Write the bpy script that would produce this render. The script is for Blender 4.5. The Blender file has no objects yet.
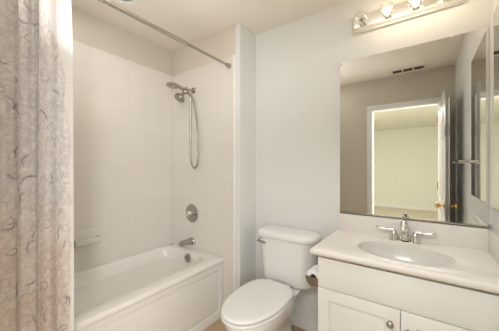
import bpy, bmesh, math, random
import numpy as np
from mathutils import Vector, Matrix
R = math.radians
C = bpy.context.scene.collection
sc = bpy.context.scene

# ---------------------------------------------------------------- camera, world, lights, exposure
YAW = 0.6187
cd = bpy.data.cameras.new('camera'); cam = bpy.data.objects.new('camera', cd); C.objects.link(cam)
cd.sensor_width = 36.0; cd.lens = 243.92 * 36.0 / 499.0; cd.shift_y = 1.5 / 499.0; cd.clip_start = 0.02
cam.location = (0, 0, 1.2665); cam.rotation_euler = (math.pi / 2, 0, YAW)
sc.camera = cam
sc.view_settings.view_transform = 'Standard'; sc.view_settings.look = 'None'
sc.view_settings.gamma = 1.0; sc.view_settings.use_curve_mapping = False
sc.view_settings.exposure = 0.41
w = bpy.data.worlds.new('world'); sc.world = w; w.use_nodes = True
w.node_tree.nodes['Background'].inputs[0].default_value = (0.9, 0.95, 1.0, 1)
w.node_tree.nodes['Background'].inputs[1].default_value = 0.3

def area(name, loc, aim, size, size_y, energy, col, spread=180):
    l = bpy.data.lights.new(name, 'AREA'); l.shape = 'RECTANGLE'; l.size = size; l.size_y = size_y
    l.energy = energy; l.color = col; l.spread = R(spread)
    o = bpy.data.objects.new(name, l); C.objects.link(o); o.location = loc
    o.rotation_euler = (Vector(aim) - Vector(loc)).to_track_quat('-Z', 'Y').to_euler()
    return o
area('tub_side_fill', (-1.48, 0.42, 2.41), (-1.48, 0.42, 0), 0.95, 0.65, 2.9, (1.0, 1.0, 0.99))  # unseen overhead fill added to brighten the tub side
area('vanity_side_fill', (-0.35, 1.10, 2.41), (-0.35, 1.10, 0), 0.6, 0.5, 1.5, (0.97, 0.99, 1.03))  # added fill above the vanity, out of sight of camera and mirror
area('ceiling_fill', (-1.05, 0.62, 1.75), (-1.15, 0.85, 2.44), 0.35, 0.35, 2.8, (1.0, 1.0, 1.0))  # added uplight that lifts the ceiling and upper alcove
area('bedroom_fill', (-1.5, -1.0, 2.40), (-1.5, -1.0, 0), 2.2, 0.8, 68, (1.0, 1.0, 0.98))  # unseen area light added to brighten the room beyond the door
area('doorway_fill', (0.80, -0.88, 1.40), (-0.9, 0.95, 1.25), 0.8, 1.5, 37, (0.97, 0.995, 1.04))  # added fill through the doorway onto curtain and tub, not a window
area('vanity_front_fill', (-0.20, -1.05, 2.33), (-0.15, 1.35, 0.75), 1.1, 0.25, 18, (0.96, 0.99, 1.06))  # added fill aimed through the doorway at the vanity front, no fixture
BULB_POWER = 0.5

# ---------------------------------------------------------------- materials
def nt(name):
    m = bpy.data.materials.new(name); m.use_nodes = True
    return m, m.node_tree.nodes, m.node_tree.links, m.node_tree.nodes['Principled BSDF']
def plain(name, col, rough=0.5, metal=0.0, var=0.03, scale=12.0, bump=0.0, bscale=200.0, coat=0.0, spec=None):
    m, n, l, b = nt(name)
    tc = n.new('ShaderNodeTexCoord'); nz = n.new('ShaderNodeTexNoise'); nz.inputs['Scale'].default_value = scale
    l.new(tc.outputs['Object'], nz.inputs['Vector'])
    mx = n.new('ShaderNodeMix'); mx.data_type = 'RGBA'
    mx.inputs['A'].default_value = (*[max(0, c * (1 - var)) for c in col], 1)
    mx.inputs['B'].default_value = (*[min(1, c * (1 + var)) for c in col], 1)
    l.new(nz.outputs['Fac'], mx.inputs['Factor']); l.new(mx.outputs['Result'], b.inputs['Base Color'])
    b.inputs['Roughness'].default_value = rough; b.inputs['Metallic'].default_value = metal
    if coat: b.inputs['Coat Weight'].default_value = coat; b.inputs['Coat Roughness'].default_value = 0.05
    if spec is not None: b.inputs['Specular IOR Level'].default_value = spec
    if bump:
        n2 = n.new('ShaderNodeTexNoise'); n2.inputs['Scale'].default_value = bscale; n2.inputs['Detail'].default_value = 4
        l.new(tc.outputs['Object'], n2.inputs['Vector'])
        bp = n.new('ShaderNodeBump'); bp.inputs['Strength'].default_value = bump; bp.inputs['Distance'].default_value = 0.002
        l.new(n2.outputs['Fac'], bp.inputs['Height']); l.new(bp.outputs['Normal'], b.inputs['Normal'])
    return m
def tile(name, axis, off):
    m, n, l, b = nt(name)
    tc = n.new('ShaderNodeTexCoord'); sp = n.new('ShaderNodeSeparateXYZ'); cb = n.new('ShaderNodeCombineXYZ')
    l.new(tc.outputs['Object'], sp.inputs[0])
    a1 = n.new('ShaderNodeMath'); a1.inputs[1].default_value = off
    l.new(sp.outputs[axis], a1.inputs[0]); l.new(a1.outputs[0], cb.inputs[0])
    a2 = n.new('ShaderNodeMath'); a2.inputs[1].default_value = -2.1946 + 0.1524 * 20
    l.new(sp.outputs['Z'], a2.inputs[0]); l.new(a2.outputs[0], cb.inputs[1])
    br = n.new('ShaderNodeTexBrick'); br.offset = 0.0; br.squash = 1.0
    br.inputs['Scale'].default_value = 1.0; br.inputs['Brick Width'].default_value = 0.1524; br.inputs['Row Height'].default_value = 0.1524
    br.inputs['Mortar Size'].default_value = 0.0013; br.inputs['Mortar Smooth'].default_value = 0.3
    br.inputs['Color1'].default_value = (*TILE, 1); br.inputs['Color2'].default_value = (*[c * 0.985 for c in TILE], 1)
    br.inputs['Mortar'].default_value = (*[c * 0.90 for c in TILE], 1)
    l.new(cb.outputs[0], br.inputs['Vector']); l.new(br.outputs['Color'], b.inputs['Base Color'])
    b.inputs['Roughness'].default_value = 0.22
    bp = n.new('ShaderNodeBump'); bp.invert = True; bp.inputs['Strength'].default_value = 0.12; bp.inputs['Distance'].default_value = 0.001
    l.new(br.outputs['Fac'], bp.inputs['Height']); l.new(bp.outputs['Normal'], b.inputs['Normal'])
    return m
def floor_mat(name):
    m, n, l, b = nt(name)
    tc = n.new('ShaderNodeTexCoord'); br = n.new('ShaderNodeTexBrick'); br.offset = 0.0
    br.inputs['Scale'].default_value = 1.0; br.inputs['Brick Width'].default_value = 0.305; br.inputs['Row Height'].default_value = 0.305
    br.inputs['Mortar Size'].default_value = 0.003
    br.inputs['Color1'].default_value = (0.62, 0.44, 0.28, 1); br.inputs['Color2'].default_value = (0.58, 0.41, 0.26, 1)
    br.inputs['Mortar'].default_value = (0.50, 0.38, 0.27, 1)
    l.new(tc.outputs['Object'], br.inputs['Vector'])
    nz = n.new('ShaderNodeTexNoise'); nz.inputs['Scale'].default_value = 9; nz.inputs['Detail'].default_value = 5
    l.new(tc.outputs['Object'], nz.inputs['Vector'])
    mx = n.new('ShaderNodeMix'); mx.data_type = 'RGBA'; mx.blend_type = 'MULTIPLY'; mx.inputs['Factor'].default_value = 0.25
    l.new(br.outputs['Color'], mx.inputs['A']); l.new(nz.outputs['Color'], mx.inputs['B'])
    l.new(mx.outputs['Result'], b.inputs['Base Color']); b.inputs['Roughness'].default_value = 0.35
    return m
def emis(name, col, s):
    m, n, l, b = nt(name)
    b.inputs['Base Color'].default_value = (*col, 1); b.inputs['Emission Color'].default_value = (*col, 1); b.inputs['Emission Strength'].default_value = s
    return m
def clear_glass(name, tint, refl=0.12):
    m, n, l, b = nt(name)
    out = n['Material Output']; tr = n.new('ShaderNodeBsdfTransparent'); tr.inputs[0].default_value = (*tint, 1)
    gl = n.new('ShaderNodeBsdfGlossy'); gl.inputs['Roughness'].default_value = 0.04
    lw = n.new('ShaderNodeLayerWeight'); lw.inputs['Blend'].default_value = 0.35
    mr = n.new('ShaderNodeMath'); mr.operation = 'MULTIPLY_ADD'; mr.inputs[1].default_value = 0.6; mr.inputs[2].default_value = refl * 0.4
    l.new(lw.outputs['Facing'], mr.inputs[0])
    mx = n.new('ShaderNodeMixShader'); l.new(mr.outputs[0], mx.inputs[0]); l.new(tr.outputs[0], mx.inputs[1]); l.new(gl.outputs[0], mx.inputs[2])
    l.new(mx.outputs[0], out.inputs['Surface'])
    return m

TILE = (0.78, 0.735, 0.675)
M = {}
M['paint'] = plain('white wall paint', (0.79, 0.785, 0.752), 0.6, var=0.015, bump=0.08, bscale=160)
M['dim_paint'] = plain('wall paint toned for dim light', (0.63, 0.575, 0.485), 0.6, var=0.015, bump=0.08, bscale=160)  # darker tone stands in for the weaker light on these walls
M['ceil'] = plain('ceiling paint', (0.82, 0.755, 0.67), 0.75, var=0.015, bump=0.1, bscale=120)
M['alcove_shade_paint'] = plain('wall paint with alcove shade', (0.70, 0.635, 0.545), 0.6, var=0.015, bump=0.08, bscale=160)  # shade of the alcove's end wall put into its colour
M['bed_paint'] = plain('pale yellow bedroom paint', (0.80, 0.785, 0.69), 0.7, var=0.015)
M['trim'] = plain('white trim gloss', (0.85, 0.83, 0.79), 0.3, var=0.01)
M['tile_y'] = tile('cream wall tile along tub', 'Y', -1.5704 + 0.1524 * 30)
M['tile_x'] = tile('cream wall tile at tub end', 'X', 2.081 + 0.1524 * 30)
M['floor'] = floor_mat('tan floor tile')
M['carpet'] = plain('beige carpet', (0.72, 0.67, 0.54), 0.95, var=0.12, scale=90, bump=0.6, bscale=500)
M['tub'] = plain('glossy ivory acrylic', (0.85, 0.815, 0.76), 0.16, var=0.008, coat=0.4)
M['ceramic'] = plain('white ceramic', (0.85, 0.835, 0.805), 0.10, var=0.006, coat=0.5)
M['plastic'] = plain('white seat plastic', (0.85, 0.83, 0.795), 0.2, var=0.006)
M['dish'] = plain('ivory ceramic', (0.80, 0.755, 0.69), 0.15, var=0.01, coat=0.4)
M['chrome'] = plain('polished chrome', (0.72, 0.71, 0.69), 0.09, 1.0, var=0.02)
M['nickel'] = plain('brushed nickel', (0.43, 0.405, 0.37), 0.26, 1.0, var=0.05, scale=60)
M['rod_steel'] = plain('satin rod steel', (0.52, 0.49, 0.44), 0.2, 1.0, var=0.04, scale=40)
M['bar_chrome'] = plain('satin chrome plate', (0.93, 0.90, 0.86), 0.22, 1.0, var=0.02)
M['brass'] = plain('polished brass', (0.80, 0.56, 0.20), 0.14, 1.0, var=0.02)
M['mirror'] = plain('mirror silver', (0.80, 0.80, 0.78), 0.0, 1.0, var=0.0)
M['mirror_edge'] = plain('mirror edge', (0.32, 0.33, 0.29), 0.3, 0.3, var=0.02)
M['channel'] = plain('aluminium channel', (0.45, 0.42, 0.37), 0.3, 1.0, var=0.03)
M['clip'] = plain('clear plastic clip', (0.85, 0.84, 0.80), 0.2, var=0.01)
M['cabinet'] = plain('white cabinet paint', (0.83, 0.81, 0.77), 0.35, var=0.01)
M['counter'] = plain('cream cultured marble', (0.83, 0.785, 0.725), 0.34, var=0.02, scale=5, coat=0.0)
M['basin'] = plain('basin white greyed for shade', (0.74, 0.71, 0.655), 0.22, var=0.01, coat=0.1)  # white ceramic, greyed partly to carry the shade inside the bowl
M['dark'] = plain('dark slot', (0.03, 0.028, 0.025), 0.7, var=0.05)
M['grey'] = plain('grey gap', (0.25, 0.23, 0.21), 0.6, var=0.05)
M['paper'] = plain('toilet paper', (0.88, 0.86, 0.83), 0.95, var=0.02, bump=0.3, bscale=300)
M['card'] = plain('brown cardboard', (0.34, 0.25, 0.18), 0.9, var=0.05)
M['glow'] = emis('lit filament', (1.0, 0.86, 0.62), 14.0)
M['globe'] = clear_glass('clear bulb glass', (1, 0.99, 0.97))
M['frost'] = plain('smoke alarm plastic', (0.75, 0.70, 0.58), 0.5, var=0.01)

# ---------------------------------------------------------------- helpers
ORG = {}
def tag(o, label=None, cat=None, group=None, kind=None):
    if label: o['label'] = label
    if cat: o['category'] = cat
    if group: o['group'] = group
    if kind: o['kind'] = kind
    return o
def thing(name, loc, label, cat, group=None):
    o = bpy.data.objects.new(name, None); C.objects.link(o); o.location = loc
    o.empty_display_size = 0.05; ORG[o] = Vector(loc)
    return tag(o, label, cat, group)
def obj(name, bm, mat, parent=None, smooth=None, label=None):
    """link a bmesh given in world coordinates as one mesh object; smooth = auto-smooth angle in degrees"""
    bmesh.ops.recalc_face_normals(bm, faces=bm.faces)
    if parent is not None:
        off = ORG[parent]; bmesh.ops.translate(bm, vec=-off, verts=bm.verts)
    else: off = Vector((0, 0, 0))
    if smooth is not None:
        for f in bm.faces: f.smooth = True
        for e in bm.edges:
            if len(e.link_faces) == 2 and e.calc_face_angle(0) > R(smooth): e.smooth = False
    me = bpy.data.meshes.new(name); bm.to_mesh(me); bm.free()
    mats = mat if isinstance(mat, (list, tuple)) else [mat]
    for mm in mats: me.materials.append(mm)
    o = bpy.data.objects.new(name, me); C.objects.link(o)
    if parent is not None: o.parent = parent
    ORG[o] = off
    if label: o['label'] = label
    return o
def box(bm, x0, x1, y0, y1, z0, z1, bev=0.0, seg=2):
    r = bmesh.ops.create_cube(bm, size=1.0)
    for v in r['verts']:
        v.co = Vector((x0 if v.co.x < 0 else x1, y0 if v.co.y < 0 else y1, z0 if v.co.z < 0 else z1))
    if bev > 0:
        es = list({e for v in r['verts'] for e in v.link_edges})
        bmesh.ops.bevel(bm, geom=es, offset=bev, segments=seg, affect='EDGES', profile=0.5)
    return bm
def bx(*a, **k): return box(bmesh.new(), *a, **k)
def loft(bm, rings, cap0=False, cap1=False, closed=True):
    vs = [[bm.verts.new(p) for p in r] for r in rings]
    n = len(rings[0])
    for a, b in zip(vs[:-1], vs[1:]):
        for i in range(n if closed else n - 1):
            j = (i + 1) % n
            try: bm.faces.new((a[i], a[j], b[j], b[i]))
            except ValueError: pass
    if cap0: bm.faces.new(list(reversed(vs[0])))
    if cap1: bm.faces.new(vs[-1])
    return bm
def frame(d):
    d = d.normalized(); up = Vector((0, 0, 1)) if abs(d.z) < 0.95 else Vector((1, 0, 0))
    a = d.cross(up).normalized(); return a, d.cross(a).normalized()
def tube(bm, pts, rad, n=14, caps=True):
    pts = [Vector(p) for p in pts]; k = len(pts)
    rads = rad if isinstance(rad, (list, tuple)) else [rad] * k
    rings = []; a = b = None
    for i, p in enumerate(pts):
        d = (pts[min(i + 1, k - 1)] - pts[max(i - 1, 0)]).normalized()
        if a is None: a, b = frame(d)
        else:
            a = (a - d * a.dot(d)).normalized(); b = d.cross(a).normalized()
        rings.append([p + rads[i] * (math.cos(t) * a + math.sin(t) * b) for t in [2 * math.pi * q / n for q in range(n)]])
    return loft(bm, rings, caps, caps)
def lathe(bm, base, axis, prof, n=28, cap0=True, cap1=True):
    """prof = [(distance along axis, radius)]"""
    axis = Vector(axis).normalized(); a, b = frame(axis); base = Vector(base)
    rings = [[base + axis * h + max(r, 1e-4) * (math.cos(t) * a + math.sin(t) * b) for t in [2 * math.pi * q / n for q in range(n)]] for h, r in prof]
    return loft(bm, rings, cap0, cap1)
def catmull(pts, sub=8):
    P = [Vector(p) for p in pts]; out = []
    for i in range(len(P) - 1):
        p0, p1, p2, p3 = P[max(i - 1, 0)], P[i], P[i + 1], P[min(i + 2, len(P) - 1)]
        for s in range(sub):
            t = s / sub
            out.append(0.5 * ((2 * p1) + (p2 - p0) * t + (2 * p0 - 5 * p1 + 4 * p2 - p3) * t * t + (3 * p1 - p0 - 3 * p2 + p3) * t ** 3))
    out.append(P[-1]); return out
def rrect(x0, x1, y0, y1, r, z, n=6):
    pts = []
    for cx, cy, a0 in ((x1 - r, y1 - r, 0), (x0 + r, y1 - r, 90), (x0 + r, y0 + r, 180), (x1 - r, y0 + r, 270)):
        for k in range(n + 1):
            a = R(a0 + 90 * k / n); pts.append((cx + r * math.cos(a), cy + r * math.sin(a), z))
    return pts
def struct(name, bm, mat, smooth=None, parent=None):
    o = obj(name, bm, mat, parent, smooth)
    if parent is None: o['kind'] = 'structure'
    return o

# ---------------------------------------------------------------- setting
XL, XR, XS, XA, XT = -2.087, 0.30, -1.219, -1.381, -1.261
YF, YT, YO, YE = 1.5764, 1.804, -0.05, 0.05
ZC, ZT, ZR = 2.44, 2.1946, 0.492
DX0, DX1, DH = -0.555, 0.180, 2.02          # door opening
WT = 0.10
struct('floor', bx(XL - WT, XR + WT, YO - WT, YT + WT, -0.1, 0), M['floor'])
struct('wall_left', bx(XL - WT, XL, YO - WT, YT + WT, 0, ZC), M['dim_paint'])
struct('wall_right', bx(XR, XR + WT, YO - WT, YT + WT, 0, ZC), M['paint'])
struct('wall_back', bx(XS, XR, YT, YT + WT, 0, ZC), M['paint'])
struct('wall_shower_end', bx(XL, XS, YF, YT + WT, 0, ZC, bev=0.004), M['alcove_shade_paint'])
struct('wall_shower_foot', bx(XL, XS, YO, YE, 0, ZC), M['dim_paint'])
b = bmesh.new()
box(b, XL, DX0 - 0.02, YO - WT, YO, 0, ZC); box(b, DX1 + 0.02, XR, YO - WT, YO, 0, ZC); box(b, DX0 - 0.02, DX1 + 0.02, YO - WT, YO, DH + 0.02, ZC)
struct('wall_front', b, M['dim_paint'])
# ceiling with the round hole of the recessed lamp
LX, LY, LR = -1.685, 0.86, 0.066
b = bmesh.new()
sq = 0.14
box(b, XL - WT, XR + WT, YO - WT, LY - sq, ZC, ZC + 0.1); box(b, XL - WT, XR + WT, LY + sq, YT + WT, ZC, ZC + 0.1)
box(b, XL - WT, LX - sq, LY - sq, LY + sq, ZC, ZC + 0.1); box(b, LX + sq, XR + WT, LY - sq, LY + sq, ZC, ZC + 0.1)
n = 48; inner = []; outer = []
for k in range(n):
    a = 2 * math.pi * k / n; c, s = math.cos(a), math.sin(a); m_ = max(abs(c), abs(s))
    inner.append((LX + LR * c, LY + LR * s)); outer.append((LX + sq * c / m_, LY + sq * s / m_))
loft(b, [[(*p, ZC + 0.1) for p in inner], [(*p, ZC) for p in inner], [(*p, ZC) for p in outer], [(*p, ZC + 0.1) for p in outer]])
struct('ceiling', b, M['ceil'])
# tile sheets and their bullnose strip
struct('wall_tile_left', bx(XL, XL + 0.006, YE, YF, ZR - 0.03, ZT, bev=0.002), M['tile_y'])
struct('wall_tile_end', bx(XL + 0.006, XT - 0.022, YF - 0.006, YF, 0.0, ZT, bev=0.002), M['tile_x'])
b = bmesh.new(); prof = [(XT - 0.022, YF), (XT - 0.022, YF - 0.007)] + [(XT - 0.008 + 0.008 * math.sin(R(a)), YF + 0.001 - 0.009 * math.cos(R(a))) for a in range(0, 91, 15)] + [(XT, YF)]
loft(b, [[(x, y, 0) for x, y in prof], [(x, y, ZT) for x, y in prof]], True, True)
struct('trim_1', b, M['trim'], 40)
b = bmesh.new(); box(b, XT, XS + 0.003, YF - 0.003, YT, 0, ZC, bev=0.003); struct('wall_stub_lit', b, M['paint'])  # added facing, keeps the wall stub lighter than the shade-toned end wall
# baseboards
def baseboard(name, x0, x1, y0, y1): struct(name, bx(x0, x1, y0, y1, 0, 0.075, bev=0.004), M['trim'])
baseboard('baseboard_back', XS + 0.012, -0.478, YT - 0.012, YT)
baseboard('baseboard_stub', XS + 0.003, XS + 0.014, YF + 0.002, YT)
baseboard('baseboard_front', XS + 0.01, DX0 - 0.085, YO, YO + 0.012)
baseboard('baseboard_right', XR - 0.012, XR, YO + 0.012, 1.32)
# door lining, casing
b = bmesh.new()
box(b, DX0 - 0.02, DX0, YO - WT, YO, 0, DH); box(b, DX1, DX1 + 0.02, YO - WT, YO, 0, DH); box(b, DX0 - 0.02, DX1 + 0.02, YO - WT, YO, DH, DH + 0.02)
struct('trim_2', b, M['paint'])
b = bmesh.new()
for y0, y1 in ((YO, YO + 0.014), (YO - WT - 0.014, YO - WT)):
    box(b, DX0 - 0.07, DX0 - 0.006, y0, y1, 0, DH + 0.006, bev=0.004); box(b, DX1 + 0.006, DX1 + 0.07, y0, y1, 0, DH + 0.006, bev=0.004)
    box(b, DX0 - 0.07, DX1 + 0.07, y0, y1, DH + 0.006, DH + 0.07, bev=0.004)
struct('trim_3', b, M['trim'], 30)
# the room beyond the door
BY = -5.2; BW0, BW1 = -3.2, 1.4
struct('floor_bedroom', bx(BW0, BW1, BY, YO - WT, -0.1, 0), M['carpet'])
struct('ceiling_bedroom', bx(BW0, BW1, BY, YO - WT, ZC, ZC + 0.1), M['bed_paint'])
struct('wall_bedroom_far', bx(BW0, BW1, BY - 0.1, BY, 0, ZC), M['bed_paint'])
struct('wall_bedroom_left', bx(BW0 - 0.1, BW0, BY, YO - WT, 0, ZC), M['bed_paint'])
struct('wall_bedroom_right', bx(BW1, BW1 + 0.1, BY, YO - WT, 0, ZC), M['bed_paint'])
b = bmesh.new(); box(b, BW0, XL - WT, YO - WT, YO, 0, ZC); box(b, XR + WT, BW1, YO - WT, YO, 0, ZC)
struct('wall_bedroom_near', b, M['bed_paint'])
struct('baseboard_bedroom', bx(BW0, BW1, BY, BY + 0.014, 0, 0.09, bev=0.004), M['trim'])

# door leaf, open against the right wall
d0 = Vector((0.160, -0.030, 0)); d1 = Vector((0.184, 0.690, 0))
dr = thing('door_1', (d0.x, d0.y, 0), 'white six panel door standing open beside the right wall', 'door'); dr['kind'] = 'structure'
ang = math.atan2(d1.y - d0.y, d1.x - d0.x); DL = (d1 - d0).length
DM = Matrix.Translation(d0) @ Matrix.Rotation(ang, 4, 'Z')
def dobj(name, bm, mat, parent, smooth=None):
    bmesh.ops.transform(bm, matrix=DM, verts=bm.verts); return obj(name, bm, mat, parent, smooth)
b = bmesh.new(); T = 0.0175
box(b, 0.0, DL, -T + 0.006, T - 0.006, 0.012, DH - 0.004)
st = 0.105
us = [(0, st), (DL / 2 - st / 2, DL / 2 + st / 2), (DL - st, DL)]
zs = [(0.012, 0.20), (0.80, 0.93), (1.56, 1.66), (DH - 0.114, DH - 0.004)]
for u0, u1 in us: box(b, u0, u1, -T, T, 0.012, DH - 0.004, bev=0.002)
for z0, z1 in zs: box(b, 0, DL, -T, T, z0, z1, bev=0.002)
for (u0, u1) in ((us[0][1], us[1][0]), (us[1][1], us[2][0])):
    for z0, z1 in ((0.20, 0.80), (0.93, 1.56), (1.66, DH - 0.114)):
        box(b, u0 + 0.028, u1 - 0.028, -T + 0.001, T - 0.001, z0 + 0.028, z1 - 0.028, bev=0.006)
leaf = dobj('door_leaf', b, M['trim'], dr, 30)
for s in (-1, 1):
    b = bmesh.new(); lathe(b, (DL - 0.065, s * T, 0.90), (0, s, 0), [(0, 0.030), (0.004, 0.031), (0.008, 0.026), (0.012, 0.013), (0.030, 0.011), (0.036, 0.020), (0.046, 0.027), (0.058, 0.027), (0.066, 0.020), (0.069, 0.006)])
    k = dobj('door_knob', b, M['brass'], dr, 50); k['label'] = 'round brass door knob'
for z in (0.25, 1.0, 1.78):
    b = bmesh.new(); lathe(b, (0.0, T + 0.004, z), (0, 0, 1), [(0, 0.006), (0.09, 0.006)], n=12); dobj('hinge', b, M['brass'], dr, 50)

# ---------------------------------------------------------------- bathtub
tub = thing('bathtub', ((XL + XA) / 2, (YE + YF) / 2, 0), 'ivory alcove bathtub with a panelled apron, behind the shower curtain', 'bathtub')
TX0, TX1, TY0, TY1 = XL + 0.0068, XA, YE + 0.004, YF - 0.0068
def ring(x0, x1, y0, y1, r, z): return rrect(x0, x1, y0, y1, r, z, 10)
b = bmesh.new()
ox0, ox1, oy0, oy1 = -2.050, -1.503, 0.14, 1.497
rings = [ring(TX0, TX1 - 0.026, TY0, TY1, 0.003, 0.40), ring(TX0, TX1 - 0.026, TY0, TY1, 0.003, 0.452), ring(TX0, TX1 - 0.004, TY0, TY1, 0.003, 0.456), ring(TX0, TX1, TY0, TY1, 0.003, 0.462), ring(TX0, TX1, TY0, TY1, 0.003, ZR - 0.014), ring(TX0 + 0.001, TX1 - 0.004, TY0 + 0.001, TY1 - 0.001, 0.003, ZR - 0.004),
         ring(TX0 + 0.006, TX1 - 0.014, TY0 + 0.003, TY1 - 0.003, 0.004, ZR),
         ring(ox0 - 0.012, ox1 + 0.014, oy0 - 0.012, oy1 + 0.012, 0.14, ZR), ring(ox0 - 0.004, ox1 + 0.004, oy0 - 0.004, oy1 + 0.004, 0.135, ZR - 0.004),
         ring(ox0 + 0.003, ox1 - 0.004, oy0 + 0.004, oy1 - 0.003, 0.132, ZR - 0.014),
         ring(ox0 + 0.014, ox1 - 0.016, oy0 + 0.05, oy1 - 0.012, 0.13, 0.425), ring(ox0 + 0.022, ox1 - 0.020, oy0 + 0.075, oy1 - 0.018, 0.13, 0.405),
         ring(ox0 + 0.040, ox1 - 0.030, oy0 + 0.10, oy1 - 0.032, 0.125, 0.396), ring(ox0 + 0.068, ox1 - 0.046, oy0 + 0.14, oy1 - 0.044, 0.12, 0.388), ring(ox0 + 0.086, ox1 - 0.055, oy0 + 0.17, oy1 - 0.05, 0.12, 0.37),
         ring(ox0 + 0.135, ox1 - 0.075, oy0 + 0.25, oy1 - 0.075, 0.12, 0.22), ring(ox0 + 0.175, ox1 - 0.10, oy0 + 0.34, oy1 - 0.11, 0.11, 0.13), ring(ox0 + 0.22, ox1 - 0.15, oy0 + 0.42, oy1 - 0.16, 0.08, 0.11)]
loft(b, rings, True, True)
obj('tub_basin', b, M['tub'], tub, 50)
# apron: recessed panel with a raised frame round it
b = bmesh.new()
py0, py1, pz0, pz1 = TY0 + 0.05, TY1 - 0.045, 0.060, 0.412
def rc(i, x): return [(x, py0 + i, pz0 + i), (x, py1 - i, pz0 + i), (x, py1 - i, pz1 - i), (x, py0 + i, pz1 - i)]
def ro(i, x): return [(x, TY0 + i, i * 0.2), (x, TY1 - i, i * 0.2), (x, TY1 - i, 0.456 - i), (x, TY0 + i, 0.456 - i)]
loft(b, [ro(0, XA - 0.06), ro(0, XA - 0.010), ro(0.0015, XA - 0.008), rc(-0.004, XA - 0.008), rc(0, XA - 0.010), rc(0.002, XA - 0.024), rc(0.006, XA - 0.028), rc(0.010, XA - 0.024), rc(0.016, XA - 0.018), rc(0.03, XA - 0.0165)], False, True)
obj('apron', b, M['tub'], tub, 40)
b = bmesh.new(); oc = Vector((-1.742, oy1 - 0.018, 0.442))
lathe(b, oc, (0, -1, 0.12), [(0, 0.037), (0.006, 0.037), (0.010, 0.033), (0.012, 0.018), (0.014, 0.004)])
lathe(b, oc + Vector((0, -0.010, 0.010)), (0, -1, 0.12), [(0, 0.010), (0.012, 0.010), (0.014, 0.004)], n=14)
obj('overflow_plate', b, M['nickel'], tub, 40, 'brushed nickel overflow plate')
b = bmesh.new(); lathe(b, (-1.772, 1.27, 0.1105), (0, 0, 1), [(0, 0.034), (0.004, 0.032), (0.006, 0.015)]); obj('drain', b, M['nickel'], tub, 40, 'nickel drain')
b = bmesh.new(); box(b, XL + 0.0065, XL + 0.012, YE + 0.004, YF - 0.014, ZR - 0.002, ZR + 0.006, bev=0.002); obj('caulk_line', b, M['trim'], tub, 40)

# tub spout
yw = YF - 0.0065
sp = thing('tub_spout', (-1.785, yw, 0.565), 'brushed nickel tub spout below the round shower valve', 'spout')
b = bmesh.new(); tube(b, catmull([(-1.785, yw, 0.565), (-1.785, yw - 0.05, 0.567), (-1.785, yw - 0.10, 0.568), (-1.785, yw - 0.132, 0.568), (-1.785, yw - 0.142, 0.566)], 5), [0.028] + [0.027] * 5 + [0.025] * 5 + [0.024] * 5 + [0.022] * 4 + [0.019], 18)
obj('spout_body', b, M['nickel'], sp, 50)
b = bmesh.new(); lathe(b, (-1.785, yw, 0.565), (0, -1, 0), [(0, 0.035), (0.006, 0.035), (0.012, 0.029)]); obj('wall_flange', b, M['nickel'], sp, 40)
b = bmesh.new(); lathe(b, (-1.785, yw - 0.122, 0.552), (0, 0, -1), [(0, 0.015), (0.010, 0.014)], n=16); obj('outlet', b, M['nickel'], sp, 40)
# shower valve
VX, VZ = -1.788, 0.829
sv = thing('shower_valve', (VX, yw, VZ), 'round nickel shower valve plate with lever on the tiled end wall', 'shower valve')
b = bmesh.new(); lathe(b, (VX, yw, VZ), (0, -1, 0), [(0, 0.086), (0.004, 0.086), (0.009, 0.080), (0.012, 0.062), (0.012, 0.050), (0.018, 0.046)], n=40); obj('escutcheon', b, M['nickel'], sv, 30)
b = bmesh.new(); lathe(b, (VX, yw - 0.018, VZ), (0, -1, 0), [(0, 0.034), (0.02, 0.031), (0.035, 0.027), (0.042, 0.018), (0.044, 0.004)], n=28); obj('hub', b, M['chrome'], sv, 40)
b = bmesh.new(); tube(b, [(VX + 0.004, yw - 0.045, VZ + 0.004), (VX + 0.035, yw - 0.052, VZ - 0.016), (VX + 0.062, yw - 0.056, VZ - 0.030)], [0.012, 0.009, 0.007], 12); obj('lever', b, M['nickel'], sv, 40)

# shower head set
SX, SZ = -1.767, 1.986
sh = thing('shower_head_set', (SX, yw, SZ), 'nickel hand shower and fixed head on a wall arm with looping hose', 'shower head')
b = bmesh.new(); lathe(b, (SX, yw, SZ), (0, -1, 0), [(0, 0.030), (0.004, 0.030), (0.010, 0.022), (0.014, 0.011)]); obj('wall_flange', b, M['nickel'], sh, 40)
b = bmesh.new(); tube(b, catmull([(SX, yw, SZ), (SX, yw - 0.05, SZ - 0.004), (SX, yw - 0.095, SZ - 0.030)], 5), 0.0105, 14); obj('shower_arm', b, M['nickel'], sh, 50)
hy = yw - 0.095
b = bmesh.new(); lathe(b, (SX, hy + 0.010, SZ - 0.026), (0, -0.85, -0.5), [(0, 0.017), (0.006, 0.021), (0.030, 0.021), (0.036, 0.015)], n=20)
tube(b, [(SX - 0.002, hy - 0.01, SZ - 0.02), (SX, hy + 0.01, SZ - 0.002), (SX, hy + 0.015, SZ - 0.006)], 0.016, 14)
obj('diverter', b, M['nickel'], sh, 40)
b = bmesh.new(); p0 = Vector((SX, hy - 0.022, SZ - 0.052)); dd = Vector((-0.10, -0.62, -0.78)).normalized()
lathe(b, p0, dd, [(0, 0.011), (0.012, 0.011), (0.018, 0.018), (0.030, 0.019), (0.036, 0.028), (0.056, 0.047), (0.072, 0.050), (0.076, 0.047), (0.076, 0.036), (0.079, 0.034)], n=30); fixed = obj('fixed_head', b, M['nickel'], sh, 35)
b = bmesh.new()
a_, b_ = frame(dd)
for rr, k_ in ((0.034, 16), (0.022, 10), (0.011, 6)):
    for q in range(k_):
        t = 2 * math.pi * q / k_; lathe(b, p0 + dd * 0.074 + rr * (math.cos(t) * a_ + math.sin(t) * b_), dd, [(0, 0.0022), (0.008, 0.0016)], n=6)
o = obj('nozzles', b, M['grey'], fixed, 40)
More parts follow.
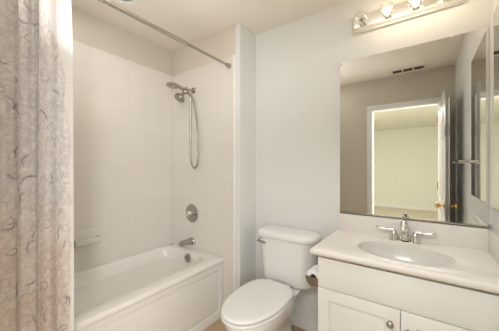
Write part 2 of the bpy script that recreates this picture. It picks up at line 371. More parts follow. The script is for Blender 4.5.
b = bmesh.new(); hp = catmull([(SX + 0.012, 1.520, 1.934), (SX + 0.006, 1.475, 1.954), (SX, 1.43, 1.974), (SX, 1.39, 1.984), (SX, 1.365, 1.983)], 5)
tube(b, hp, [0.0125 + 0.003 * i / len(hp) for i in range(len(hp))], 14)
obj('hand_shower_handle', b, M['nickel'], sh, 50)
b = bmesh.new(); hc = Vector((SX, 1.335, 1.987)); hd = Vector((0, -0.12, -1)).normalized()
lathe(b, hc, hd, [(-0.004, 0.006), (0.0, 0.026), (0.005, 0.045), (0.012, 0.053), (0.020, 0.054), (0.024, 0.050), (0.024, 0.036), (0.027, 0.034)], n=32); obj('hand_shower_head', b, M['nickel'], sh, 35)
b = bmesh.new(); hose = catmull([(SX + 0.012, 1.520, 1.938), (SX + 0.004, 1.530, 1.88), (SX - 0.008, 1.540, 1.72), (SX - 0.013, 1.543, 1.52), (SX - 0.013, 1.545, 1.36), (SX + 0.004, 1.547, 1.285), (SX + 0.038, 1.548, 1.255), (SX + 0.072, 1.548, 1.288), (SX + 0.088, 1.547, 1.38), (SX + 0.086, 1.545, 1.55), (SX + 0.070, 1.54, 1.72), (SX + 0.046, 1.525, 1.88), (SX + 0.014, 1.50, 1.950)], 10)
tube(b, hose, 0.0078, 12); obj('hose', b, M['nickel'], sh, 80)

# soap dish
sd = thing('soap_dish', (XL + 0.006, 0.803, 0.67), 'ivory ceramic soap dish fixed to the tiled long wall beside the curtain', 'soap dish')
b = bmesh.new(); x0 = XL + 0.0062
box(b, x0, x0 + 0.016, 0.690, 0.872, 0.680, 0.798, bev=0.007, seg=3); obj('back_plate', b, M['dish'], sd, 40)
b = bmesh.new()
prof = [(0.010, 0.684), (0.040, 0.684), (0.062, 0.689), (0.074, 0.700), (0.079, 0.722), (0.079, 0.734), (0.073, 0.737), (0.066, 0.730), (0.056, 0.716), (0.040, 0.710), (0.010, 0.708)]
ys = [(0.698, 0.6), (0.702, 0.9), (0.712, 1.0), (0.781, 1.03), (0.850, 1.0), (0.860, 0.9), (0.864, 0.6)]
loft(b, [[(x0 + 0.010 + (px - 0.010) * k, y, pz) for px, pz in prof] for y, k in ys], True, True)
box(b, x0 + 0.010, x0 + 0.046, 0.698, 0.708, 0.692, 0.736, bev=0.004); box(b, x0 + 0.010, x0 + 0.046, 0.854, 0.864, 0.692, 0.736, bev=0.004)
obj('tray', b, M['dish'], sd, 45)

# ---------------------------------------------------------------- shower rod and curtain
RX, RZ = -1.325, 2.1147
rod = thing('shower_rod', (RX, yw, RZ), 'chrome telescoping shower curtain rod spanning the tub alcove', 'curtain rod')
b = bmesh.new(); lathe(b, (RX, 1.12, RZ), (0, -1, 0), [(0, 0.0100), (0.006, 0.0130), (1.05, 0.0130)], n=20); obj('outer_tube', b, M['rod_steel'], rod, 40)
b = bmesh.new(); lathe(b, (RX, yw - 0.012, RZ), (0, -1, 0), [(0, 0.0095), (0.45, 0.0095)], n=20); obj('inner_tube', b, M['nickel'], rod, 40)
b = bmesh.new(); lathe(b, (RX, YF, RZ), (0, -1, 0), [(0, 0.022), (0.006, 0.022), (0.020, 0.017), (0.045, 0.013)], n=24); obj('end_cap', b, M['nickel'], rod, 40)
b = bmesh.new(); lathe(b, (RX, YE, RZ), (0, 1, 0), [(0, 0.022), (0.006, 0.022), (0.020, 0.017), (0.045, 0.013)], n=24); obj('end_cap', b, M['nickel'], rod, 40)

cur = thing('shower_curtain', (RX, 0.27, 0.08), 'pale shower curtain with grey and blush scroll print gathered at the left', 'shower curtain')
rng = np.random.default_rng(7)
NS, NZ = 340, 480
s = np.linspace(0, 1, NS); zz = np.linspace(0.06, 2.085, NZ)
S, Z = np.meshgrid(s, zz)
Yb = 0.065 + (0.447 - 0.065) * S
h = (Z - 0.06) / 2.0
# fold depth: uneven pleats that drift with height
ph = 2 * np.pi * (6.8 * S + 0.9 * np.sin(2.6 * S + 0.5) + 0.12 * np.sin(9 * S)) + 0.8 * np.sin(1.7 * h + 3 * S) + 0.35 * np.sin(4.2 * h + 7 * S)
amp = 0.0175 + 0.008 * np.sin(9 * S + 1) + 0.004 * np.sin(3 * h + 11 * S)
fall = np.clip((1 - S) / 0.28, 0.10, 1)            # the last hem hangs flatter
X = amp * fall * np.sin(ph) + 0.0060 * fall * np.sin(2.3 * ph + 2 * h + 1.0) + 0.0025 * np.sin(31 * S + 4 * h) + 0.0015 * np.sin(57 * S - 5 * h)
Y = Yb + 0.012 * fall * np.cos(ph + 0.3) + 0.004 * (h - 0.5) * np.sin(4 * S) - 0.008 * np.clip((h - 0.85) / 0.15, 0, 1) * S
Xw = RX + X + 0.008
# keep the cloth clear of the tub rim
mid = NZ // 2
P = np.concatenate([[0], np.cumsum(np.hypot(np.diff(Xw[mid]), np.diff(Y[mid])))])
U = np.broadcast_to(P, S.shape); L = P[-1]
def vnoise(u, v, f, seed):
    r = np.random.default_rng(seed); G = r.random((64, 64)); a = (u * f * 1.07) % 63; c = (v * f) % 63
    i = a.astype(int); j = c.astype(int); fu = a - i; fv = c - j; fu = fu * fu * (3 - 2 * fu); fv = fv * fv * (3 - 2 * fv)
    return (G[i, j] * (1 - fu) + G[(i + 1) % 64, j] * fu) * (1 - fv) + (G[i, (j + 1) % 64] * (1 - fu) + G[(i + 1) % 64, (j + 1) % 64] * fu) * fv
cloud = 0.5 * vnoise(U, Z, 13, 1) + 0.3 * vnoise(U, Z, 30, 2) + 0.2 * vnoise(U, Z, 70, 3)
lace = np.abs(vnoise(U + 0.05 * cloud, Z + 0.03 * cloud, 60, 4) - 0.5) * 2; lace2 = np.abs(vnoise(U + 0.02 * cloud, Z, 95, 5) - 0.5) * 2; lace3 = vnoise(U, Z, 150, 8)
# printed area: everywhere but a plain band along the hem that widens in steps towards the top
edge = L - U
band = np.interp(Z, [0, 1.45, 1.58, 1.68, 1.80, 1.86, 2.05, 2.1], [0.007, 0.009, 0.030, 0.036, 0.060, 0.085, 0.150, 0.17]) + 0.02 * (vnoise(U, Z, 18, 9) - 0.5)
printed = np.clip((edge - band) / 0.010, 0, 1)
ink = np.zeros_like(Z)
def stroke(pts, wd, val):
    pts = np.array(pts); lo = pts.min(0) - 0.012; hi = pts.max(0) + 0.012
    iz = np.where((zz > lo[1]) & (zz < hi[1]))[0]; iu = np.where((P > lo[0]) & (P < hi[0]))[0]
    if len(iz) == 0 or len(iu) == 0: return
    sub = np.ix_(iz, iu); uu, vv = U[sub], Z[sub]; d = np.full(uu.shape, 9.0)
    wds = np.interp(np.linspace(0, 1, len(pts)), [0, 0.3, 1], [wd * 0.6, wd * 1.3, wd * 0.5])
    for k in range(len(pts)): d = np.minimum(d, np.hypot(uu - pts[k, 0], vv - pts[k, 1]) / wds[k])
    ink[sub] = np.maximum(ink[sub], val * np.clip(1.6 - d, 0, 1))
def curl(u, v, r, a0, turn, sgn, wd, val):
    t = np.linspace(0, 1, 40); rr = r * (1 - 0.72 * t); a = a0 + sgn * turn * t
    stroke(np.stack([u + rr * np.cos(a), v + rr * np.sin(a)], 1), wd, val)
for k in range(420):                                  # faint scrolls everywhere
    curl(rng.uniform(0, L - 0.02), rng.uniform(0.1, 2.05), rng.uniform(0.010, 0.030), rng.uniform(0, 6.3), rng.uniform(2.5, 6.5), rng.choice([-1, 1]), 0.0018, rng.uniform(0.18, 0.40))
for k in range(100):                                   # dark leaf sprays: curved leaves along a bent stem
    u, v = rng.uniform(0.02, L - 0.02), rng.uniform(0.12, 2.05); a = rng.uniform(0, 6.3); sg = rng.choice([-1, 1])
    for q in range(rng.integers(3, 7)):
        u += 0.011 * math.cos(a); v += 0.011 * math.sin(a); a += sg * 0.30
        t = np.linspace(0, 1, 14); ln = rng.uniform(0.016, 0.026); bend = a + sg * (1.3 - 1.1 * t)
        stroke(np.stack([u + ln * t * np.cos(bend), v + ln * t * np.sin(bend)], 1), 0.0016, rng.uniform(0.65, 1.0))
for k in range(40):                                   # dark hooked scrolls
    curl(rng.uniform(0.01, L - 0.02), rng.uniform(0.1, 2.0), rng.uniform(0.016, 0.032), rng.uniform(0, 6.3), rng.uniform(3, 5.5), rng.choice([-1, 1]), 0.0017, rng.uniform(0.5, 0.85))
ink *= printed
cream = np.array([0.82, 0.775, 0.735]); lil = np.array([0.54, 0.495, 0.505]); blush = np.array([0.60, 0.44, 0.36]); taupe = np.array([0.55, 0.51, 0.475]); dark = np.array([0.24, 0.215, 0.21])
wb = np.clip((1.16 - Z + 0.16 * (vnoise(U, Z, 8, 6) - 0.5)) / 0.30, 0, 1)[..., None]          # blush border at the foot
wt = np.clip((Z - 1.62 + 0.2 * (vnoise(U, Z, 8, 7) - 0.5)) / 0.3, 0, 1)[..., None]            # taupe field at the head
field = lil * (1 - wb) * (1 - wt) + blush * wb + taupe * wt
k1 = (printed * np.clip(0.9 * (cloud - 0.5) + 0.50 + 0.85 * (0.40 - lace) + 0.75 * (0.42 - lace2) + 0.35 * (lace3 - 0.5), 0, 1))[..., None] * 0.64
ground = cream * (1 - 0.35 * wb * printed[..., None]) + np.array([0.74, 0.64, 0.57]) * 0.35 * wb * printed[..., None]
col = ground * (1 - k1) + field * k1
col = col * (1 - ink[..., None]) + dark * ink[..., None]
hem = np.clip(1 - np.abs(edge - 0.018) / 0.0016, 0, 1)[..., None] * 0.18; col = col * (1 - hem)
verts = np.stack([Xw, Y, Z], -1).reshape(-1, 3) - np.array(ORG[cur])
idx = np.arange(NS * NZ).reshape(NZ, NS)
faces = np.stack([idx[:-1, :-1], idx[:-1, 1:], idx[1:, 1:], idx[1:, :-1]], -1).reshape(-1, 4)
me = bpy.data.meshes.new('curtain_cloth')
me.from_pydata(verts.tolist(), [], faces.tolist()); me.polygons.foreach_set('use_smooth', [True] * len(faces))
at = me.color_attributes.new('print', 'FLOAT_COLOR', 'POINT')
at.data.foreach_set('color', np.concatenate([col.reshape(-1, 3), np.ones((NS * NZ, 1))], 1).astype(np.float32).ravel())
m, nn, ll, bs = nt('printed curtain fabric')
va = nn.new('ShaderNodeVertexColor'); va.layer_name = 'print'
tcn = nn.new('ShaderNodeTexCoord'); wv = nn.new('ShaderNodeTexNoise'); wv.inputs['Scale'].default_value = 350
ll.new(tcn.outputs['Object'], wv.inputs['Vector']); bp = nn.new('ShaderNodeBump'); bp.inputs['Strength'].default_value = 0.15; bp.inputs['Distance'].default_value = 0.001
ll.new(wv.outputs['Fac'], bp.inputs['Height']); ll.new(bp.outputs['Normal'], bs.inputs['Normal'])
ll.new(va.outputs['Color'], bs.inputs['Base Color']); bs.inputs['Roughness'].default_value = 0.75
me.materials.append(m)
cl = bpy.data.objects.new('curtain_cloth', me); C.objects.link(cl); cl.parent = cur; ORG[cl] = ORG[cur]
so = cl.modifiers.new('thickness', 'SOLIDIFY'); so.thickness = 0.0012
for k in range(7):
    y = 0.10 + 0.055 * k
    b = bmesh.new(); a = [(RX + 0.030 * math.sin(2 * math.pi * q / 24), y, RZ - 0.012 + 0.030 * math.cos(2 * math.pi * q / 24)) for q in range(25)]
    tube(b, a, 0.0022, 8); obj('curtain_ring', b, M['chrome'], cur, 60, 'chrome curtain ring')

# ---------------------------------------------------------------- toilet
TC = -0.860
toi = thing('toilet', (TC, 1.45, 0), 'white two piece toilet with closed lid beside the vanity', 'toilet')
def egg(xc, hw, yf, yb, yc, z, pb=2.9, n=48):
    """plan of a seat: front half elliptic, back half squarer; yf front, yb back, yc widest"""
    pts = []
    for k in range(n):
        a = 2 * math.pi * k / n; s_, c_ = math.sin(a), math.cos(a)
        if c_ >= 0: e = 2.0 / pb; y = yc + (yb - yc) * abs(c_) ** e; x = hw * math.copysign(abs(s_) ** e, s_)
        else: e = 2.0 / 2.15; y = yc - (yc - yf) * abs(c_) ** e; x = hw * math.copysign(abs(s_) ** e, s_)
        pts.append((xc + x, y, z))
    return pts
b = bmesh.new()
R_ = [egg(TC, 0.105, 1.20, 1.66, 1.50, 0.0, 4), egg(TC, 0.108, 1.195, 1.665, 1.50, 0.012, 4), egg(TC, 0.100, 1.205, 1.66, 1.50, 0.035, 4), egg(TC, 0.098, 1.20, 1.65, 1.48, 0.12, 3.6), egg(TC, 0.108, 1.165, 1.64, 1.46, 0.19, 3.2),
      egg(TC, 0.135, 1.115, 1.62, 1.42, 0.255, 3), egg(TC, 0.160, 1.058, 1.60, 1.38, 0.315, 2.8), egg(TC, 0.170, 1.032, 1.595, 1.36, 0.36, 2.8), egg(TC, 0.173, 1.026, 1.595, 1.36, 0.384, 2.8), egg(TC, 0.168, 1.034, 1.59, 1.36, 0.3925, 2.8),
      egg(TC, 0.12, 1.10, 1.48, 1.34, 0.3925, 2.4), egg(TC, 0.105, 1.15, 1.44, 1.32, 0.36, 2.2), egg(TC, 0.06, 1.22, 1.38, 1.31, 0.25, 2.2)]
loft(b, R_, True, True)
obj('bowl', b, M['ceramic'], toi, 50)
b = bmesh.new()                                     # deck that carries the tank
loft(b, [rrect(TC - 0.06, TC + 0.06, 1.50, 1.66, 0.03, 0.05), rrect(TC - 0.06, TC + 0.06, 1.50, 1.67, 0.03, 0.20), rrect(TC - 0.10, TC + 0.10, 1.49, 1.72, 0.04, 0.30), rrect(TC - 0.14, TC + 0.14, 1.48, 1.775, 0.05, 0.365), rrect(TC - 0.145, TC + 0.145, 1.48, 1.785, 0.05, 0.382), rrect(TC - 0.135, TC + 0.135, 1.49, 1.78, 0.05, 0.3885)], True, True)
obj('rear_deck', b, M['ceramic'], toi, 50)
def slab(hw, yf, yb, z0, z1, bev):
    bb = bmesh.new(); yc = 1.345
    loft(bb, [egg(TC, hw - bev, yf + bev, yb - bev, yc, z0), egg(TC, hw, yf, yb, yc, z0 + bev * 0.7), egg(TC, hw, yf, yb, yc, z1 - bev * 1.2), egg(TC, hw - bev * 0.4, yf + bev * 0.4, yb - bev * 0.4, yc, z1 - bev * 0.5), egg(TC, hw - bev * 1.4, yf + bev * 1.4, yb - bev * 1.4, yc, z1 - bev * 0.1), egg(TC, hw - bev * 4, yf + bev * 4, yb - bev * 4, yc, z1), ], True, True)
    return bb
obj('seat', slab(0.182, 1.012, 1.55, 0.394, 0.413, 0.007), M['plastic'], toi, 60)
obj('seat_lid', slab(0.180, 1.014, 1.565, 0.4155, 0.439, 0.010), M['plastic'], toi, 60)
for sx in (-0.075, 0.075):
    b = bmesh.new(); lathe(b, (TC + sx - 0.018, 1.570, 0.420), (1, 0, 0), [(0, 0.008), (0.003, 0.010), (0.033, 0.010), (0.036, 0.008)], n=16); box(b, TC + sx - 0.016, TC + sx + 0.016, 1.555, 1.580, 0.388, 0.412, bev=0.004)
    obj('lid_hinge', b, M['plastic'], toi, 40)
for sx in (-0.098, 0.098):
    b = bmesh.new(); lathe(b, (TC + sx * 1.12, 1.46, 0.0), (0, 0, 1), [(0, 0.016), (0.010, 0.016), (0.018, 0.011), (0.021, 0.003)], n=16); obj('bolt_cap', b, M['plastic'], toi, 40)
TK = TC + 0.014
def tankring(hw, yf, yb, z, bow, r, n=10):
    p = rrect(TK - hw, TK + hw, yf, yb, r, z, n)
    out = []
    for x, y, zz_ in p:                               # front bows outwards
        f = max(0.0, (yb - y) / (yb - yf)); out.append((x, y - bow * f * (1 - ((x - TK) / hw) ** 2), zz_))
    return out
b = bmesh.new(); prev = []
for z, hw, yf, r in ((0.392, 0.158, 1.640, 0.05), (0.398, 0.184, 1.622, 0.06), (0.412, 0.197, 1.613, 0.07), (0.44, 0.202, 1.608, 0.075), (0.54, 0.211, 1.603, 0.08), (0.64, 0.220, 1.599, 0.085), (0.735, 0.232, 1.597, 0.085)):
    q = tankring(hw, yf, 1.790, z, 0.022, r); prev.append(q)
loft(b, prev, True, True); obj('tank', b, M['ceramic'], toi, 50)
b = bmesh.new()
def lr(i, z): return tankring(0.252 - i, 1.582 + i, 1.7975 - i * 0.4, z, 0.022, 0.090 - min(i, 0.06))
loft(b, [lr(0.014, 0.731), lr(0.004, 0.735), lr(0, 0.742), lr(0, 0.757), lr(0.003, 0.766), lr(0.009, 0.773), lr(0.020, 0.779), lr(0.045, 0.783), lr(0.075, 0.784)], True, True); obj('tank_lid', b, M['ceramic'], toi, 50)
b = bmesh.new(); hx = TK - 0.185; hz = 0.700; hy = 1.598
lathe(b, (hx, hy + 0.006, hz), (0, -1, 0), [(0, 0.016), (0.012, 0.016), (0.016, 0.010), (0.026, 0.009)], n=20)
tube(b, [(hx - 0.010, hy - 0.020, hz), (hx + 0.03, hy - 0.025, hz - 0.003), (hx + 0.058, hy - 0.024, hz - 0.008)], [0.010, 0.0085, 0.007], 12)
obj('flush_lever', b, M['nickel'], toi, 40, 'nickel flush lever')

# ---------------------------------------------------------------- vanity
CX0, CX1, CYF = -0.477, 0.30, 1.340
van = thing('vanity_cabinet', ((CX0 + CX1) / 2, 1.57, 0), 'white vanity cabinet with raised panel doors under the cream countertop', 'cabinet')
b = bmesh.new(); 
box(b, CX0, CX0 + 0.016, CYF, YT - 0.014, 0.0, 0.778); box(b, CX1 - 0.018, CX1 - 0.002, CYF, YT - 0.014, 0.0, 0.778)
box(b, CX0 + 0.016, CX1 - 0.018, YT - 0.022, YT - 0.014, 0.10, 0.778); box(b, CX0 + 0.016, CX1 - 0.018, CYF, YT - 0.022, 0.10, 0.116)
box(b, CX0 + 0.016, CX1 - 0.018, CYF, CYF + 0.018, 0.116, 0.60); box(b, CX0 + 0.016, CX1 - 0.018, CYF, CYF + 0.018, 0.60, 0.778)
obj('carcass', b, M['cabinet'], van)
b = bmesh.new(); box(b, CX0 + 0.017, CX1 - 0.019, CYF + 0.06, CYF + 0.076, 0.0, 0.0995); obj('toe_kick', b, M['cabinet'], van)
obj('false_front', bx(CX0 + 0.001, CX1 - 0.003, CYF - 0.018, CYF, 0.607, 0.768, bev=0.003), M['cabinet'], van, 40)
def panel_door(x0, x1, z0, z1, kx, kz):
    y0 = CYF - 0.018; bb = bmesh.new()
    box(bb, x0 + 0.02, x1 - 0.02, y0 + 0.0075, CYF - 0.001, z0 + 0.02, z1 - 0.02)
    f = 0.062
    e = 0.003
    loft(bb, [[(x0, CYF, z0), (x1, CYF, z0), (x1, CYF, z1), (x0, CYF, z1)]] + [[(x0 + i, y, z0 + i), (x1 - i, y, z0 + i), (x1 - i, y, z1 - i), (x0 + i, y, z1 - i)] for i, y in ((0, y0 + e), (e * 0.3, y0 + e * 0.3), (e, y0), (f - 0.004, y0), (f, y0 + 0.002), (f + 0.002, y0 + 0.006))])
    # raised field with sloping shoulders
    rr = [[(x0 + f + i, y, z0 + f + i), (x1 - f - i, y, z0 + f + i), (x1 - f - i, y, z1 - f - i), (x0 + f + i, y, z1 - f - i)] for i, y in ((0.004, y0 + 0.007), (0.010, y0 + 0.006), (0.030, y0 + 0.0005), (0.034, y0))]
    loft(bb, rr, False, True)
    d = obj('cabinet_door', bb, M['cabinet'], van, 25)
    kb = bmesh.new(); lathe(kb, (kx, y0, kz), (0, -1, 0), [(0, 0.008), (0.003, 0.0075), (0.010, 0.006), (0.014, 0.010), (0.020, 0.0155), (0.026, 0.016), (0.031, 0.013), (0.033, 0.008), (0.034, 0.002)], n=24)
    obj('door_knob', kb, M['nickel'], d, 50, 'small round nickel knob')
xm = -0.0856
panel_door(CX0 + 0.001, xm - 0.0015, 0.112, 0.6025, xm - 0.040, 0.535)
panel_door(xm + 0.0015, CX1 - 0.003, 0.112, 0.6025, xm + 0.030, 0.520)

CT = 0.8215
KX0, KX1, KY0, KY1 = -0.508, XR - 0.0005, 1.288, YT - 0.0005
top = thing('countertop', ((KX0 + KX1) / 2, 1.55, 0.78), 'cream cultured marble vanity countertop with an oval sink', 'countertop')
EX, EY, EA, EB = -0.090, 1.522, 0.215, 0.152
n = 24
def rectpts(x0, x1, y0, y1):
    p = [(x0 + (x1 - x0) * k / n, y0) for k in range(n)] + [(x1, y0 + (y1 - y0) * k / n) for k in range(n)] + [(x1 - (x1 - x0) * k / n, y1) for k in range(n)] + [(x0, y1 - (y1 - y0) * k / n) for k in range(n)]
    return p
base_pts = rectpts(KX0, KX1, KY0, KY1)
def ell(k):
    out = []
    for x, y in base_pts:
        a = math.atan2((y - EY) / EB, (x - EX) / EA); out.append((EX + EA * k * math.cos(a), EY + EB * k * math.sin(a)))
    return out
def at(p, z): return [(x, y, z) for x, y in p]
def inset(i): return rectpts(KX0 + i, KX1, KY0 + i, KY1)
b = bmesh.new(); th = 0.040
loft(b, [at(ell(1.01), CT - 0.026), at(ell(1.0), CT - 0.008), at(ell(1.008), CT - 0.002), at(ell(1.03), CT), at(inset(0.012), CT), at(inset(0.005), CT - 0.003), at(inset(0.001), CT - 0.009), at(inset(0), CT - 0.016), at(inset(0.0), CT - 0.022), at(inset(0.004), CT - 0.031), at(inset(0.012), CT - 0.036), at(inset(0.022), CT - th), at(ell(1.10), CT - th), at(ell(1.01), CT - 0.026)])
obj('slab', b, M['counter'], top, 45)
b = bmesh.new(); NE = 64
def er(k, z): return [(EX + EA * k * math.cos(2 * math.pi * q / NE), EY + EB * k * math.sin(2 * math.pi * q / NE), z) for q in range(NE)]
loft(b, [er(1.06, CT - 0.027), er(1.03, CT - 0.021), er(0.995, CT - 0.023), er(0.96, CT - 0.045), er(0.88, CT - 0.085), er(0.74, CT - 0.120), er(0.52, CT - 0.140), er(0.25, CT - 0.149), er(0.10, CT - 0.152), er(0.0995, CT - 0.160), er(0.30, CT - 0.160), er(0.56, CT - 0.150), er(0.80, CT - 0.128), er(0.93, CT - 0.092), er(1.01, CT - 0.045), er(1.06, CT - 0.027)], False, False)
basin = obj('basin', b, M['basin'], top, 50, 'white oval sink basin')
b = bmesh.new(); lathe(b, (EX, EY, CT - 0.156), (0, 0, 1), [(0, 0.024), (0.005, 0.024), (0.007, 0.021), (0.006, 0.016), (0.010, 0.014), (0.011, 0.004)]); obj('drain', b, M['chrome'], basin, 40, 'chrome sink drain')
b = bmesh.new(); box(b, -0.487, XR - 0.0005, YT - 0.022, YT - 0.0005, CT - 0.001, 0.9375, bev=0.004, seg=3); obj('backsplash', b, M['counter'], top, 40)
b = bmesh.new(); box(b, XR - 0.0215, XR - 0.0005, 1.31, YT - 0.022, CT - 0.001, 0.9375, bev=0.004, seg=3); obj('side_splash', b, M['counter'], top, 40)

# faucet
FX, FY, FZ = -0.092, 1.728, CT + 0.0003
fa = thing('sink_faucet', (FX, FY, FZ), 'chrome two handle faucet behind the oval sink', 'faucet')
b = bmesh.new(); loft(b, [rrect(FX - 0.078 + i, FX + 0.078 - i, FY - 0.026 + i, FY + 0.026 - i, 0.0255 - i, FZ + z, 8) for i, z in ((0, 0), (0, 0.002), (0.002, 0.004), (0.006, 0.005))], True, True); obj('base_plate', b, M['chrome'], fa, 40)
b = bmesh.new(); tube(b, catmull([(FX, FY, FZ + 0.008), (FX, FY, FZ + 0.055), (FX, FY - 0.010, FZ + 0.092), (FX, FY - 0.042, FZ + 0.112), (FX, FY - 0.078, FZ + 0.104), (FX, FY - 0.098, FZ + 0.082)], 6), [0.0245 - 0.0006 * q for q in range(6)] + [0.021] * 6 + [0.0195] * 6 + [0.017] * 6 + [0.0145] * 6 + [0.013], 20); obj('spout', b, M['chrome'], fa, 60)
b = bmesh.new(); lathe(b, (FX, FY + 0.026, FZ + 0.008), (0, 0, 1), [(0, 0.003), (0.115, 0.003), (0.116, 0.008), (0.128, 0.011), (0.138, 0.008), (0.141, 0.002)], n=16); obj('lift_rod', b, M['nickel'], fa, 40)
for sx in (-1, 1):
    hx = FX + sx * 0.0540; b = bmesh.new()
    lathe(b, (hx, FY, FZ + 0.0005), (0, 0, 1), [(0, 0.027), (0.006, 0.027), (0.012, 0.024), (0.030, 0.021), (0.048, 0.015), (0.060, 0.011), (0.066, 0.006)], n=24); hb = obj('handle', b, M['chrome'], fa, 40)
    b = bmesh.new(); tube(b, catmull([(hx, FY, FZ + 0.060), (hx + sx * 0.030, FY - 0.003, FZ + 0.062), (hx + sx * 0.068, FY - 0.008, FZ + 0.062), (hx + sx * 0.096, FY - 0.010, FZ + 0.072)], 5), [0.010] * 6 + [0.0070] * 5 + [0.0060] * 4 + [0.0085], 12); obj('lever', b, M['chrome'], hb, 60)

# toilet paper holder on the cabinet side, and the roll
HX, HZ, PR = CX0 - 0.0455, 0.622, 0.044
ho = thing('toilet_paper_holder', (CX0, 1.42, HZ), 'nickel toilet paper holder with rounded cheek on the side of the vanity', 'paper holder')
def cheek(y0, y1):
    bb = bmesh.new(); pts = [(CX0 - 0.0005, HZ - 0.050), (CX0 - 0.0005, HZ + 0.004)] + [(HX + 0.043 * math.cos(R(a)), HZ + 0.006 + 0.054 * math.sin(R(a))) for a in range(180, 300, 12)]
    loft(bb, [[(x, y, z) for x, z in pts] for y in (y0, y1)], True, True); return bb
for y0 in (1.363, 1.474):
    obj('cheek', cheek(y0, y0 + 0.009), M['nickel'], ho, 45)
b = bmesh.new(); box(b, CX0 - 0.0012, CX0 - 0.0005, 1.372, 1.474, HZ - 0.046, HZ + 0.004); obj('back_plate', b, M['nickel'], ho, 45)
for y0 in (1.3705, 1.4705):
    b = bmesh.new(); lathe(b, (HX, y0, HZ), (0, 1, 0), [(0, 0.007), (0.005, 0.007)], n=16); obj('spindle_end', b, M['chrome'], ho, 45)
tp = thing('toilet_paper_roll', (HX, 1.42, HZ), 'white toilet paper roll on the holder between toilet and vanity', 'toilet paper')
b = bmesh.new(); lathe(b, (HX, 1.376, HZ), (0, 1, 0), [(0.002, 0.019), (0, 0.020), (0, PR - 0.002), (0.002, PR), (0.092, PR), (0.094, PR - 0.002), (0.094, 0.020), (0.092, 0.019), (0.002, 0.019)], n=36, cap0=False, cap1=False); obj('paper', b, M['paper'], tp, 40)
b = bmesh.new(); lathe(b, (HX, 1.3765, HZ), (0, 1, 0), [(0, 0.0185), (0.093, 0.0185), (0.093, 0.0172), (0, 0.0172), (0, 0.0185)], n=28, cap0=False, cap1=False); obj('core', b, M['card'], tp, 40, 'brown cardboard core')

# ---------------------------------------------------------------- mirrors
MX0, MX1, MZ0, MZ1 = -0.4845, 0.2865, 0.9385, 2.0106
mi = thing('wall_mirror', ((MX0 + MX1) / 2, YT, MZ0), 'large frameless mirror above the sink', 'mirror')
b = bmesh.new(); box(b, MX0, MX1, YT - 0.006, YT - 0.0005, MZ0 + 0.006, MZ1)
g = obj('mirror_glass', b, [M['mirror'], M['mirror_edge']], mi)
for p in g.data.polygons: p.material_index = 0 if p.normal.y < -0.9 else 1
b = bmesh.new(); box(b, MX0, MX1, YT - 0.011, YT - 0.0005, MZ0, MZ0 + 0.004); box(b, MX0, MX1, YT - 0.011, YT - 0.0085, MZ0, MZ0 + 0.013); obj('bottom_channel', b, M['channel'], mi, label='grey metal channel under the glass')
for (x, z) in ((-0.474, MZ1 - 0.014), (-0.385, MZ1 + 0.004), (0.135, MZ1 + 0.002)):
    b = bmesh.new(); lathe(b, (x, YT - 0.0005, z), (0, -1, 0), [(0, 0.010), (0.008, 0.010), (0.010, 0.007), (0.011, 0.002)], n=14); obj('mirror_clip', b, M['clip'], mi, 40, 'small clear plastic clip')
b = bmesh.new(); box(b, MX1 - 0.006, MX1 + 0.006, YT - 0.014, YT - 0.0005, MZ0 - 0.0005, MZ0 + 0.022, bev=0.002); obj('corner_clip', b, M['channel'], mi)
sm = thing('side_mirror', (XR, 1.47, 1.06), 'narrow frameless mirror on the right wall, meeting the sink mirror corner', 'mirror')
b = bmesh.new(); box(b, XR - 0.012, XR - 0.0005, 1.19, 1.715, 1.065, 2.035)
g = obj('mirror_glass', b, [M['mirror'], M['trim']], sm)
for p in g.data.polygons: p.material_index = 0 if p.normal.x < -0.9 else 1

b = bmesh.new(); box(b, XR - 0.014, XR - 0.0005, 1.716, 1.790, 1.060, 2.042, bev=0.002); obj('edge_strip', b, M['trim'], sm, label='cream edge strip')

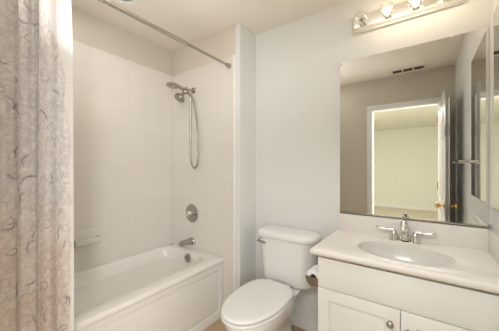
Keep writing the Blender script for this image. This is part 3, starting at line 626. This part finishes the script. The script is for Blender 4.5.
# ---------------------------------------------------------------- vanity light bar
PX0, PX1, PZ0, PZ1 = -0.402, 0.188, 2.180, 2.295
vl = thing('vanity_light', ((PX0 + PX1) / 2, YT, 2.2375), 'chrome light bar with four globe bulbs above the sink mirror', 'wall light')
b = bmesh.new(); pr = [(0.0, YT - 0.0005), (0.0, YT - 0.018), (0.008, YT - 0.024), (0.014, YT - 0.040), (0.022, YT - 0.046)]
loft(b, [[(PX0 + i, y, PZ0 + i), (PX1 - i, y, PZ0 + i), (PX1 - i, y, PZ1 - i), (PX0 + i, y, PZ1 - i)] for i, y in pr], True, True); obj('backplate', b, M['bar_chrome'], vl, 20)
for k, x in enumerate((-0.325, -0.180, -0.035, 0.110)):
    b = bmesh.new(); y0 = YT - 0.0462
    lathe(b, (x, y0, 2.2240), (0, -1, 0), [(0, 0.026), (0.004, 0.026), (0.006, 0.021), (0.034, 0.020), (0.036, 0.017)], n=24); obj('socket', b, M['chrome'], vl, 40)
    b = bmesh.new(); gc = Vector((x, y0 - 0.074, 2.2240)); r = 0.040
    prof = [(-0.040, 0.0135), (-0.034, 0.0145)] + [(-r * math.cos(R(a)), r * math.sin(R(a))) for a in range(30, 181, 10)]
    lathe(b, gc, (0, -1, 0), prof, n=28); bu = obj('bulb', b, M['globe'], vl, 60, 'clear globe bulb, ' + ('unlit' if k == 0 else 'lit'))
    b = bmesh.new()
    if k == 0:
        lathe(b, gc + Vector((0, 0.036, 0)), (0, -1, 0), [(0, 0.010), (0.020, 0.006), (0.026, 0.002)], n=14); obj('stem', b, M['grey'], bu, 40)
    else:
        lathe(b, gc + Vector((0, 0.014, 0)), (0, -1, 0), [(0, 0.006), (0.006, 0.011), (0.016, 0.012), (0.024, 0.007), (0.026, 0.002)], n=18); obj('filament', b, M['glow'], bu, 60)
        pl = bpy.data.lights.new('bulb_light', 'POINT'); pl.energy = BULB_POWER; pl.color = (1.0, 0.83, 0.60); pl.shadow_soft_size = 0.03
        po = bpy.data.objects.new('bulb_light', pl); C.objects.link(po); po.location = gc + Vector((0, -0.012, 0))

# ---------------------------------------------------------------- ceiling fittings, towel bar
dl = thing('recessed_light', (LX, LY, ZC), 'round recessed ceiling lamp with dark inside, above the tub', 'ceiling light')
b = bmesh.new(); lathe(b, (LX, LY, ZC - 0.0005), (0, 0, -1), [(0, 0.090), (0.004, 0.088), (0.006, 0.080), (0.005, 0.066), (0.0, 0.0645), (-0.02, 0.0645)], n=48, cap0=False, cap1=False); obj('trim_ring', b, M['trim'], dl, 40)
b = bmesh.new(); lathe(b, (LX, LY, ZC), (0, 0, 1), [(0.012, 0.0640), (0.05, 0.060), (0.09, 0.050), (0.09, 0.001)], n=48, cap0=False, cap1=False); obj('baffle', b, M['grey'], dl, 40, 'dark inner baffle')
b = bmesh.new(); lathe(b, (LX, LY, ZC + 0.088), (0, 0, -1), [(0, 0.018), (0.012, 0.02), (0.03, 0.04), (0.045, 0.046), (0.050, 0.042), (0.052, 0.003)], n=32); obj('lamp', b, M['trim'], dl, 40)
ve = thing('ceiling_vent', (-0.150, 0.10, ZC), 'slotted air vent on the ceiling near the door, seen in the mirror', 'vent')
b = bmesh.new(); vx0, vx1, vy0, vy1 = -0.325, 0.025, 0.040, 0.180
box(b, vx0, vx1, vy0, vy0 + 0.02, ZC - 0.010, ZC - 0.0005, bev=0.003); box(b, vx0, vx1, vy1 - 0.02, vy1, ZC - 0.010, ZC - 0.0005, bev=0.003)
for x in (vx0, vx0 + 0.112, vx1 - 0.127, vx1 - 0.015): box(b, x, x + 0.015, vy0, vy1, ZC - 0.010, ZC - 0.0005, bev=0.003)
obj('grille_frame', b, M['ceil'], ve, 40)
for k in range(3):
    x = vx0 + 0.020 + 0.1085 * k
    b = bmesh.new(); box(b, x, x + 0.092, vy0 + 0.02, vy1 - 0.02, ZC - 0.004, ZC - 0.0005); obj('slot', b, M['dark'], ve, label='dark vent slot')
TZ = 1.308
tb = thing('towel_bar', (XR, 0.79, TZ), 'chrome towel bar on the right wall behind the open door', 'towel bar')
for y in (0.49, 1.09):
    b = bmesh.new(); lathe(b, (XR - 0.0005, y, TZ), (-1, 0, 0), [(0, 0.024), (0.005, 0.024), (0.010, 0.012), (0.045, 0.010), (0.050, 0.015), (0.068, 0.015), (0.072, 0.006)], n=20); obj('post', b, M['chrome'], tb, 40)
b = bmesh.new(); tube(b, [(XR - 0.060, 0.49, TZ), (XR - 0.060, 1.09, TZ)], 0.008, 14); obj('bar', b, M['chrome'], tb, 40)
al = thing('smoke_alarm', (-0.95, -3.2, ZC), 'small round smoke alarm on the bedroom ceiling, seen through the door in the mirror', 'smoke alarm')
b = bmesh.new(); lathe(b, (-0.95, -3.2, ZC - 0.0005), (0, 0, -1), [(0, 0.065), (0.012, 0.065), (0.030, 0.055), (0.036, 0.035), (0.037, 0.003)], n=28); obj('alarm_body', b, M['frost'], al, 40)
